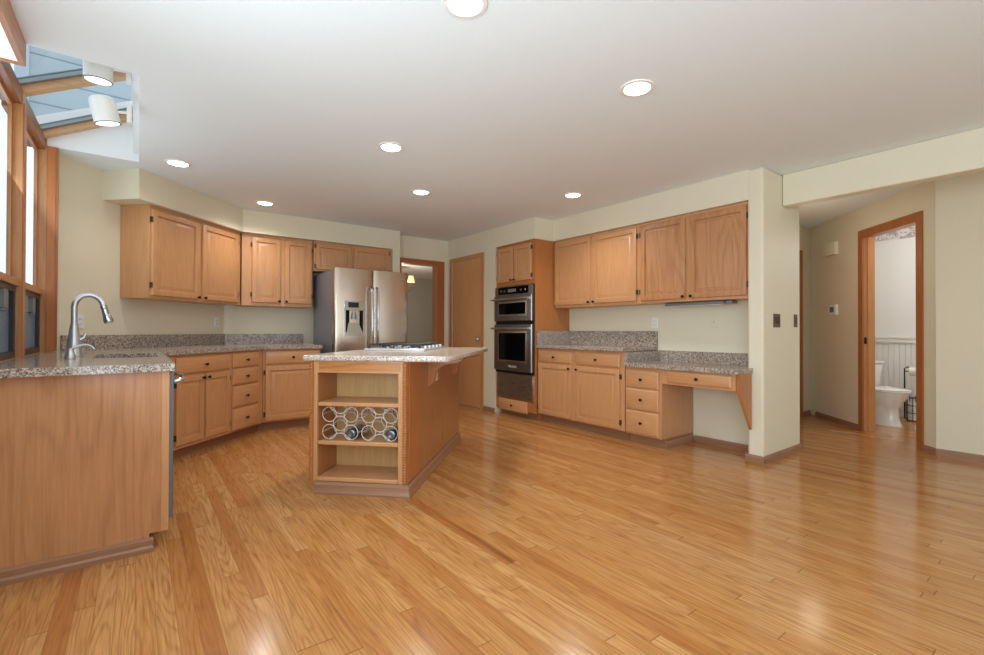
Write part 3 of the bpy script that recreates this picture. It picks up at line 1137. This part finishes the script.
def oven_door(z0, z1, wz0, wz1):
    d_ = MB().panel(0.004, VW - 0.008, z0, z1, [(0.0, -0.014), (0.006, -0.020)], 0.0115).build('oven_door', STEELD, t)
    MB().panel(0.085, VW - 0.095, wz0, wz1, [(0, -0.021), (0.012, -0.024), (0.022, -0.021)], -0.020).build('window_bezel', STEEL, d_)
    MB().box(0.108, VW - 0.118, -0.0225, -0.0205, wz0 + 0.022, wz1 - 0.022).build('oven_window', BLACKG, d_)
    hz = z1 - 0.048
    MB().tube([(0.0, -0.065, hz), (VW * 0.5, -0.069, hz), (VW - 0.03, -0.065, hz)], 0.012, 10).box(0.02, 0.05, -0.066, -0.019, hz - 0.011, hz + 0.011).box(VW - 0.10, VW - 0.03, -0.066, -0.019, hz - 0.012, hz + 0.012).build('handle', STEEL, d_)
    return d_


oven_door(1.205, 1.525, 1.268, 1.452)
ld = oven_door(0.578, 1.160, 0.690, 1.075)
MB().box(0.30, 0.46, -0.0215, -0.0195, 0.622, 0.648).build('nameplate', plain('pale_badge', (206, 204, 200), 0.35, 0.6), ld)
t = thing('warming_drawer', 'plain stainless drawer front below the double oven', 'warming drawer', (3.770, 4.842, 0), -90)
MB().box(0.0, 0.695, 0.0, 0.0195, 0.228, 0.540).box(0.0, 0.695, 0.0195, 0.5, 0.24, 0.535).build('front', STEEL, t, bevel=0.002)

# --- right base cabinet, countertop and desk
t = thing('base_cabinet', 'honey wood base cabinet with two doors and two drawers between oven and desk', 'cabinet', (3.83, 4.116, 0), -90)
carcass(t, 1.248, 0.54, 0.09, ZB1)
toe(t, 1.248, 0.54)
drawer(t, 0.016, 0.550, 0.716, 0.846)
drawer(t, 0.608, 1.196, 0.716, 0.846)
door(t, 0.016, 0.550, 0.102, 0.698, 0.520, 0.662, 'l')
door(t, 0.608, 1.196, 0.102, 0.698, 0.634, 0.662, 'r')
ct = thing('granite_countertop', 'speckled granite countertop with tall backsplash between the oven and the desk', 'countertop', (3.79, 4.116, 0.877), -90)
MB().box(0.0, 1.258, 0.0, 0.587, 0, 0.038).build('slab', GRAN, ct, bevel=0.005)
MB().box(0.0, 1.258, 0.566, 0.587, 0.0382, 0.205).box(0.0, 0.02, 0.012, 0.566, 0.0382, 0.205).build('backsplash', GRAN, ct)

t = thing('desk_pedestal', 'desk pedestal of three honey wood drawers under the lower granite top', 'drawer cabinet', (3.83, 2.853, 0), -90)
carcass(t, 0.392, 0.54, 0.085, 0.735)
MB().box(0.372, 0.392, 0.06, 0.54, 0, 0.085).box(0.0, 0.372, 0.06, 0.54, 0, 0.085).build('toe_kick', BASEW, t)
MB().prism([(0.392, 0.0), (0.404, 0.0), (0.400, 0.05), (0.392, 0.06)], 0.06, 0.538, 'y').build('base_molding', BASEWY, t)
for z0, z1 in ((0.540, 0.700), (0.330, 0.528), (0.098, 0.316)):
    drawer(t, 0.006, 0.366, z0, z1)
t = thing('desk_apron', 'wide shallow honey wood pencil drawer frame over the knee space', 'desk drawer', (3.83, 2.459, 0), -90)
MB().box(0.0, 0.660, 0.0, 0.02, 0.60, 0.735).box(0.02, 0.64, 0.02, 0.42, 0.615, 0.735).build('frame', CABH, t)
drawer(t, 0.060, 0.632, 0.618, 0.722)
t = thing('desk_bracket', 'triangular honey wood bracket holding the desk end to the pillar', 'bracket', (0, 0, 0))
MB().prism([(3.842, 0.735), (4.058, 0.735), (4.058, 0.265), (3.842, 0.595)], 1.775, 1.797, 'y').build('plate', CABSIDE, t)
ct = thing('desk_countertop', 'lower speckled granite desk top ending at the cream pillar', 'countertop', (0, 0, 0.737))
MB().prism([(3.790, 2.853), (3.790, 1.778), (3.800, 1.768), (4.070, 1.768), (4.070, 1.818), (4.377, 1.818), (4.377, 2.853)], 0, 0.038).build('slab', GRAN, ct)
MB().box(4.355, 4.377, 1.818, 2.83, 0.0382, 0.145).box(3.80, 4.377, 2.83, 2.852, 0.0382, 0.138).build('backsplash', GRAN, ct)

# ------------------------------------------------------------------ island
IO = (0.930, 3.220, 0)
IW, IL = 0.668, 1.600
t = thing('kitchen_island', 'angled honey wood island with open end shelves and rope-carved corners', 'island', IO, -45)
ND = 0.285
c = MB()
c.box(0, 0.02, 0.0, IL, 0.08, 0.876)
c.box(IW - 0.02, IW, 0.0, IL, 0.08, 0.876)
c.box(0.02, IW - 0.02, ND, IL, 0.08, 0.876)
c.build('body', CABSIDE, t)
MB().box(0.045, 0.60, ND - 0.006, ND - 0.0005, 0.10, 0.84).build('back_panel', BIRCH, t)
MB().box(0.02, 0.045, 0.012, ND - 0.001, 0.10, 0.80).box(0.61, 0.635, 0.012, ND - 0.001, 0.10, 0.80).build('niche_side', CABSIDE, t)
f_ = MB()
f_.box(0.02, 0.048, -0.008, 0.012, 0.08, 0.80)
f_.box(0.608, 0.640, -0.008, 0.012, 0.08, 0.80)
f_.box(0.02, IW - 0.02, -0.008, 0.012, 0.80, 0.876)
f_.build('face_frame', CAB, t)
MB().box(0.06, 0.62, -0.012, -0.008, 0.812, 0.868).build('top_rail', wood('rail_figured', (196, 130, 68), (150, 88, 40), 'x', figure=0.9), t)
for z in (0.575, 0.318, 0.080):
    MB().box(0.0485, 0.6075, -0.014 if z < 0.1 else -0.004, ND - 0.007, z, z + 0.028).build('shelf', CABH, t, bevel=0.006)


def rope(x, y, z0, z1, r=0.0145, n=46, seg=8):
    loops = []
    rows = n * 3
    for i in range(rows + 1):
        u = i / rows
        z = z0 + (z1 - z0) * u
        ph = 2 * PI * n * u / 2
        loops.append([(x + (r * (1 + 0.28 * math.cos(2 * (2 * PI * k / seg) - ph * 2))) * math.cos(2 * PI * k / seg),
                       y + (r * (1 + 0.28 * math.cos(2 * (2 * PI * k / seg) - ph * 2))) * math.sin(2 * PI * k / seg), z) for k in range(seg)])
    return MB().loops(loops).build('rope_molding', CABSIDE, t)


rope(0.008, -0.010, 0.085, 0.872)
rope(0.652, -0.010, 0.085, 0.872)
# base moulding all round
bm_ = MB()
prof = [(0.0, 0.10), (0.006, 0.092), (0.010, 0.070), (0.020, 0.060), (0.022, 0.020), (0.028, 0.012), (0.028, 0.0)]
lo_ = []
for d_, z in [(-0.01, 0.0)] + list(reversed(prof)) + [(-0.01, 0.095)]:
    lo_.append([(0.048 - d_ * 0.4, -d_ - 0.004, z), (IW + d_, -d_ - 0.004, z), (IW + d_, IL + d_, z), (-d_, IL + d_, z)])
bm_.loops([[(p[0], p[1], min(p[2], 0.078)) for p in l] for l in lo_], True, True)
bm_.build('base_molding', BASEW, t)
MB().box(IW, IW + 0.004, 0.03, 0.30, 0.085, 0.876).build('side_stile', CABSIDE, t)
MB().box(IW, IW + 0.004, 0.302, 0.930, 0.085, 0.876).build('side_panel', ISLP, t)
MB().box(IW, IW + 0.004, 0.942, IL, 0.085, 0.876).build('side_panel', ISLP, t)
for v in (0.47, 1.31):
    pts = [(IW + 0.004, 0.874), (IW + 0.262, 0.874), (IW + 0.262, 0.856), (IW + 0.225, 0.840), (IW + 0.15, 0.830), (IW + 0.105, 0.812), (IW + 0.075, 0.785), (IW + 0.055, 0.745), (IW + 0.050, 0.70), (IW + 0.004, 0.66)]
    MB().prism(pts, v, v + 0.05, 'y').build('corbel', CABSIDE, t)
t2 = thing('island_countertop', 'pale speckled granite island countertop with rounded corners and a right-hand overhang', 'countertop', (IO[0], IO[1], 0.877), -45)


def round_poly(pts, rad, n=5):
    out = []
    m_ = len(pts)
    for i in range(m_):
        p = Vector(pts[i]); a = Vector(pts[i - 1]); b = Vector(pts[(i + 1) % m_])
        d1 = (a - p).normalized(); d2 = (b - p).normalized()
        r = rad[i]
        s, e = p + d1 * r, p + d2 * r
        for k in range(n + 1):
            u = k / n
            out.append(tuple((s * (1 - u) ** 2) + (p * 2 * u * (1 - u)) + (e * u * u)))
    return out


tp = round_poly([(-0.055, -0.035), (0.960, -0.035), (0.960, 1.645), (-0.04, 1.645)], [0.03, 0.10, 0.03, 0.03])
MB().prism(tp, 0.0, 0.038).build('slab', GRANL, t2, bevel=0.012, seg=3)

# cooktop
t = thing('gas_cooktop', 'stainless gas cooktop with black grates set in the island top', 'cooktop', (IO[0], IO[1], 0.9155), -45)
MB().box(0.055, 0.565, 0.74, 1.50, 0.0, 0.016).build('steel_tray', plain('bright_steel', (226, 228, 230), 0.3, 0.7), t, bevel=0.004)
for u, v in ((0.18, 0.90), (0.18, 1.32), (0.44, 0.90), (0.44, 1.32), (0.31, 1.11)):
    b_ = MB().lathe([(0, 0), (0.062, 0), (0.058, 0.012), (0.04, 0.016), (0, 0.016)], (u, v, 0.0162), 18).build('burner', CHROME, t)
    MB().lathe([(0, 0), (0.036, 0), (0.036, 0.008), (0, 0.010)], (u, v, 0.0324), 16).build('burner_cap', IRON, b_)
for v0, v1 in ((0.76, 1.0), (1.005, 1.225), (1.23, 1.485)):
    g = MB()
    for u in (0.09, 0.30, 0.52):
        g.tube([(u, v0, 0.017), (u, v0 + 0.015, 0.048), (u, v1 - 0.015, 0.048), (u, v1, 0.017)], 0.006, 6)
    for v in (v0 + 0.05, (v0 + v1) / 2, v1 - 0.05):
        g.tube([(0.09, v, 0.048), (0.52, v, 0.048)], 0.006, 6)
    g.build('grate', IRON, t)
for i in range(5):
    MB().lathe([(0, 0), (0.020, 0), (0.018, 0.022), (0.0, 0.024)], (0.541, 0.86 + i * 0.125, 0.0162), 14).build('knob', NICKEL, t)

# outlet on the island side
def outlet(name, label, cat, loc, deg, mat, w=0.070, h=0.115, slots='duplex', m2=None):
    t_ = thing(name, label, cat, loc, deg)
    MB().panel(-w / 2, w / 2, -h / 2, h / 2, [(0, -0.003), (0.004, -0.006)], -0.0006).build('cover_plate', mat, t_)
    if slots == 'duplex':
        for z in (-0.022, 0.022):
            MB().box(-0.017, 0.017, -0.0085, -0.006, z - 0.014, z + 0.014).build('receptacle', mat, t_)
            MB().box(-0.009, -0.006, -0.0089, -0.0085, z - 0.005, z + 0.006).box(0.006, 0.009, -0.0089, -0.0085, z - 0.005, z + 0.006).build('slot', BLACK, t_)
    elif slots == 'jack':
        MB().lathe([(0, 0), (0.011, 0), (0.009, 0.006), (0, 0.006)], (0, -0.006, 0.0), 12, (0, -1, 0)).build('jack', m2 or BLACK, t_)
    else:
        k_ = slots
        for i in range(k_):
            x = (i - (k_ - 1) / 2) * 0.045
            MB().box(x - 0.012, x + 0.012, -0.010, -0.006, -0.030, 0.030).build('rocker', m2 or mat, t_)
    return t_


def isl(u, v, z):
    return (IO[0] + (u + v) / R2, IO[1] + (v - u) / R2, z)


outlet('wall_outlet', 'small pale outlet on the island side between the two corbels', 'outlet', isl(IW + 0.004, 0.72, 0.735), 45, IVORY)
outlet('wall_outlet', 'white duplex outlet behind the faucet on the cream angled wall', 'outlet', (-0.377 + 0.001, 5.036 - 0.001, 1.145), 45, WHITEP)
outlet('wall_outlet', 'pale outlet near the wall corner above the left backsplash', 'outlet', (0.716, 6.128, 1.172), 45, WHITEP)
outlet('wall_outlet', 'white duplex outlet on the wall above the right granite backsplash', 'outlet', (4.3785, 2.894, 1.168), -90, WHITEP)
outlet('phone_jack', 'ivory wall jack plate above the desk beside the pillar', 'wall jack', (4.3785, 2.257, 1.172), -90, IVORY, slots='jack', m2=NICKEL)
outlet('light_switch', 'brown double switch plate in the middle of the pillar end', 'light switch', (4.328, 1.6895, 1.174), 0, BROWNP, 0.13, 0.115, 2, plain('dark_rocker', (58, 40, 28), 0.4))
outlet('light_switch', 'narrow brown switch plate at the hallway edge of the pillar', 'light switch', (4.725, 1.6895, 1.178), 0, BROWNP, 0.07, 0.115, 1, MATS['dark_rocker'])

# ------------------------------------------------------------------ wine racks and bottles
RR = 0.049


def wine_rack(name, label, u0, v0, z0):
    p = isl(u0, v0, z0)
    t_ = thing(name, label, 'wine rack', p, -45, 'wine racks in the island shelf')
    rings = [(0.053, 0.0525), (0.053, 0.170), (0.129, 0.111), (0.205, 0.0525), (0.205, 0.170)]
    for vy, nm in ((0.0, 'front_frame'), (0.16, 'rear_frame')):
        g = MB()
        for cx, cz in rings:
            g.tube([(cx + RR * math.cos(2 * PI * k / 20), vy, cz + RR * math.sin(2 * PI * k / 20)) for k in range(20)], 0.0028, 6, closed=True)
        # linking waves over and under the middle ring
        for sz in (1, -1):
            cz = 0.111 + sz * 0.1075
            g.tube([(0.053 + 0.152 * k / 12, vy, cz - sz * 0.042 * math.sin(PI * k / 12)) for k in range(13)], 0.0028, 6)
        g.build(nm, WIRE, t_)
    for x, z in ((0.004, 0.0525), (0.004, 0.170), (0.254, 0.0525), (0.254, 0.170), (0.053, 0.219), (0.205, 0.219)):
        MB().tube([(x, 0, z), (x, 0.16, z)], 0.003, 6).build('cross_rod', WIRE, t_)
    return t_


SH2 = 0.3465
wine_rack('wine_rack', 'white wire wine rack on the middle island shelf, the left of the pair', 0.062, 0.03, SH2)
wine_rack('wine_rack', 'white wire wine rack on the middle island shelf, the right of the pair', 0.338, 0.03, SH2)
for u0, s_ in ((0.062, 'left'), (0.338, 'right')):
    b = thing('wine_bottle', 'dark bottle lying in the lower right ring of the %s wine rack' % s_, 'bottle', isl(u0 + 0.205, 0.035, SH2 + 0.0425), -45)
    MB().lathe([(0, 0.0), (0.030, 0.0), (0.0345, 0.006), (0.0345, 0.15), (0.028, 0.175), (0.013, 0.195), (0.013, 0.22), (0, 0.22)], (0, 0, 0.0), 18, (0, 1, 0)).build('glass_body', BOTTLE, b)
    MB().lathe([(0, 0.0), (0.018, -0.004), (0.024, -0.001), (0.029, -0.0005), (0, 0.0)], (0, 0, 0), 18, (0, 1, 0)).build('punt', FOIL, b)

# ------------------------------------------------------------------ ceiling lights
spots = [(2.214, 1.577, 'nearest the header, over the open floor'), (1.486, 3.195, 'above the front of the island'),
         (2.205, 4.054, 'above the back of the island'), (3.456, 3.212, 'in front of the right upper cabinets'),
         (0.254, 4.563, 'beside the skylight well'), (1.077, 5.428, 'near the angle of the left soffit'),
         (1.073, 1.601, 'cut by the top edge of the photo')]
first = None
for x, y, s_ in spots:
    if first is None:
        first = thing('recessed_downlight', '', 'ceiling light', (x, y, ZC), 0, 'recessed ceiling lights')
        MB().lathe([(0.070, -0.0005), (0.095, -0.0005), (0.092, -0.006), (0.074, -0.008), (0.070, -0.004)], (0, 0, 0), 28).build('trim_ring', CANW, first)
        MB().lathe([(0, -0.001), (0.0695, -0.001), (0.066, -0.007), (0.03, -0.012), (0, -0.013)], (0, 0, 0), 28).build('bulb', LAMP, first)
        d = first
    else:
        d = copy_tree(first)
        d.location = (x, y, ZC)
    d['label'] = 'recessed round ceiling light ' + s_
    l = bpy.data.lights.new('downlight_lamp', 'SPOT')
    l.energy = (18 if x < 1.2 else 7) if y < 3 else (14 if x < 0.5 else (32 if x < 1.2 else 42))
    l.color = (1.0, 0.97, 0.93)
    l.spot_size = math.radians(150)
    l.spot_blend = 0.8
    l.shadow_soft_size = 0.07
    lo = bpy.data.objects.new('downlight_lamp', l)
    lo.location = (x, y, ZC - 0.03)
    COL.objects.link(lo)


# spot cans in the skylight well
def spot_can(label, x, y, z, tilt, xa):
    t_ = thing('spot_light', label, 'spot light', (x, y, z), 0, 'white spot cans in the skylight well')
    ax = Vector((math.sin(tilt), -0.10, math.cos(tilt))).normalized()
    MB().lathe([(0.0, 0.15), (0.050, 0.15), (0.060, 0.14), (0.064, 0.12), (0.064, 0.0), (0.058, 0.0), (0.056, 0.02), (0.0, 0.02)], (0, 0, 0), 26, ax).build('can', CANW, t_)
    MB().lathe([(0.0, 0.012), (0.055, 0.012), (0.05, 0.008), (0.0, 0.004)], (0, 0, 0), 26, ax).build('bulb', LAMPS, t_)
    MB().lathe([(0.0585, -0.001), (0.0655, -0.001), (0.0655, 0.004), (0.0585, 0.004)], (0, 0, 0), 26, ax).build('rim', GREYM, t_)
    c0 = ax * 0.08
    MB().tube([(c0.x + 0.055, c0.y, c0.z), (xa - x, c0.y, c0.z + 0.01)], 0.009, 8).build('arm', CANW, t_)
    MB().box(xa - x, -0.036 - x, c0.y - 0.02, c0.y + 0.02, c0.z - 0.05, c0.z + 0.06).build('mount', CANW, t_)


spot_can('white cylindrical spot light in the skylight well, the nearer one at the ceiling edge', -0.181, 3.35, 2.450, 0.0, -0.060)
spot_can('white cylindrical spot light in the skylight well, the farther one hanging lower', -0.148, 3.60, 2.310, -0.22, -0.060)

# oak box light on the ceiling by the near window
t = thing('box_light', 'wood framed ceiling box light with white diffuser at the upper left corner', 'ceiling light', (-0.515, 2.2, ZC), 0)
MB().box(0.063, 0.085, -0.95, 0.90, -0.112, -0.001).box(-0.083, 0.063, 0.878, 0.90, -0.112, -0.001).box(-0.083, 0.063, -0.95, -0.928, -0.112, -0.001).build('frame', FIRY, t)
MB().box(-0.083, 0.0625, -0.927, 0.877, -0.105, -0.098).build('diffuser', DIFF, t)

# ------------------------------------------------------------------ hall things
def on45(s, z, d=-0.001):
    return (*bp(s, d), z)


t = thing('door_chime', 'small cream door chime box high on the hall wall', 'door chime', on45(1.52, 2.075), -135)
MB().panel(-0.13, 0.13, -0.075, 0.075, [(0, -0.045), (0.01, -0.05)], 0).build('cover', IVORY, t)
t = thing('thermostat', 'white thermostat with dark screen on the hall wall', 'thermostat', on45(1.49, 1.342), -135)
MB().panel(-0.09, 0.09, -0.062, 0.062, [(0, -0.020), (0.006, -0.024)], 0).build('case', WHITEP, t)
MB().box(-0.035, 0.045, -0.0255, -0.024, -0.03, 0.035).build('screen', plain('lcd_grey', (96, 108, 120), 0.3), t)

# toilet, facing (-1,-1)
t = thing('toilet', 'white toilet with closed lid seen through the bathroom doorway', 'toilet', (7.21, 1.93, 0), -30)
# local: -y is the front; tank at y -0.20..0
def oval(cx, cy, rx, ry0, ry1, z, n=28):
    pts = []
    for k in range(n):
        a = 2 * PI * k / n
        sy_ = math.sin(a)
        pts.append((cx + rx * math.cos(a), cy + (ry1 if sy_ > 0 else ry0) * sy_, z))
    return pts


MB().loops([oval(0, -0.36, 0.125, 0.24, 0.22, 0.0), oval(0, -0.36, 0.12, 0.235, 0.22, 0.02), oval(0, -0.36, 0.10, 0.21, 0.21, 0.10), oval(0, -0.36, 0.10, 0.205, 0.20, 0.20),
            oval(0, -0.36, 0.14, 0.25, 0.20, 0.27), oval(0, -0.36, 0.175, 0.30, 0.20, 0.33), oval(0, -0.36, 0.185, 0.315, 0.20, 0.385)]).build('bowl', PORC, t)
MB().loops([oval(0, -0.36, 0.188, 0.32, 0.17, 0.388), oval(0, -0.36, 0.192, 0.325, 0.17, 0.396), oval(0, -0.36, 0.188, 0.32, 0.17, 0.404)]).build('seat', PORC, t)
MB().loops([oval(0, -0.36, 0.188, 0.32, 0.16, 0.407), oval(0, -0.36, 0.190, 0.322, 0.16, 0.415), oval(0, -0.36, 0.17, 0.29, 0.15, 0.428), oval(0, -0.36, 0.08, 0.15, 0.1, 0.436)]).build('lid', PORC, t)
MB().box(-0.12, 0.12, -0.19, -0.10, 0.20, 0.39).build('neck', PORC, t, bevel=0.02)
tk = MB()
tk.loops([[(-0.19, -0.005, 0.385), (0.19, -0.005, 0.385), (0.19, -0.17, 0.385), (-0.19, -0.17, 0.385)], [(-0.22, -0.005, 0.69), (0.22, -0.005, 0.69), (0.22, -0.20, 0.69), (-0.22, -0.20, 0.69)]])
tk.build('tank', PORC, t, bevel=0.018, seg=3)
MB().box(-0.23, 0.23, -0.21, 0.0, 0.692, 0.725).build('tank_lid', PORC, t, bevel=0.008)
# paper stand
t = thing('toilet_paper_stand', 'wire stand with a paper roll above and spare rolls below, beside the toilet', 'paper stand', (7.50, 1.40, 0), 0)
c = MB()
c.tube([(0, 0.09, 0.02), (0, 0.09, 0.63), (0, 0.06, 0.655), (0, 0.03, 0.64)], 0.007, 8)
c.tube([(0, 0.09, 0.60), (0, -0.11, 0.60)], 0.006, 8)
for z in (0.01, 0.10, 0.19, 0.28):
    c.tube([(0.075 * math.cos(2 * PI * k / 16), 0.075 * math.sin(2 * PI * k / 16), z) for k in range(16)], 0.004, 6, closed=True)
for k in range(8):
    a = 2 * PI * k / 8
    c.tube([(0.075 * math.cos(a), 0.075 * math.sin(a), 0.0), (0.075 * math.cos(a), 0.075 * math.sin(a), 0.30)], 0.004, 6)
c.build('wire_frame', plain('black_wire', (40, 38, 38), 0.4, 0.5), t)
MB().lathe([(0.02, -0.06), (0.055, -0.06), (0.055, 0.06), (0.02, 0.06)], (0, -0.02, 0.60), 20, (0, 1, 0)).build('paper_roll', PAPER, t)
for z in (0.015, 0.125):
    MB().lathe([(0.02, 0), (0.058, 0), (0.058, 0.10), (0.02, 0.10)], (0, 0, z), 20).build('spare_roll', PAPER, t)

# ------------------------------------------------------------------ dining chandelier
chx, chy = 4.13, 8.62
t = thing('chandelier', 'chandelier with small cream shades glimpsed in the dining room past the refrigerator', 'chandelier', (chx, chy, ZC), 0)
MB().lathe([(0, -0.03), (0.06, -0.03), (0.065, -0.001), (0, -0.001)], (0, 0, 0), 16).tube([(0, 0, -0.02), (0, 0, -0.42)], 0.007, 8).lathe([(0, -0.62), (0.02, -0.60), (0.035, -0.54), (0.02, -0.48), (0.03, -0.44), (0, -0.41)], (0, 0, 0), 14).build('stem', plain('aged_brass', (150, 112, 60), 0.35, 0.8), t)
for k in range(5):
    a = math.radians(-22 + 72 * k)
    cx, sx = math.cos(a), math.sin(a)
    MB().tube([(0.02 * cx, 0.02 * sx, -0.53), (0.14 * cx, 0.14 * sx, -0.60), (0.26 * cx, 0.26 * sx, -0.56), (0.30 * cx, 0.30 * sx, -0.46), (0.30 * cx, 0.30 * sx, -0.40)], 0.008, 8).lathe([(0, 0), (0.03, 0.006), (0.03, 0.012), (0, 0.012)], (0.30 * cx, 0.30 * sx, -0.46), 12).build('arm', MATS['aged_brass'], t)
    MB().lathe([(0.075, -0.38), (0.045, -0.25), (0.043, -0.25), (0.073, -0.38)], (0.30 * cx, 0.30 * sx, 0), 18).build('lamp_shade', SHADE, t)
point('chandelier_lamp', (chx, chy, 1.75), 40, (1, 0.9, 0.75), 0.1)

# bathroom lamp is unseen, without fixture; hall light is added fill
point('bath_lamp', (6.75, 0.75, 2.2), 22, (1, 0.98, 0.95), 0.12)
point('hall_fill', (5.6, 1.85, 1.9), 3, (1, 0.88, 0.70), 0.1)
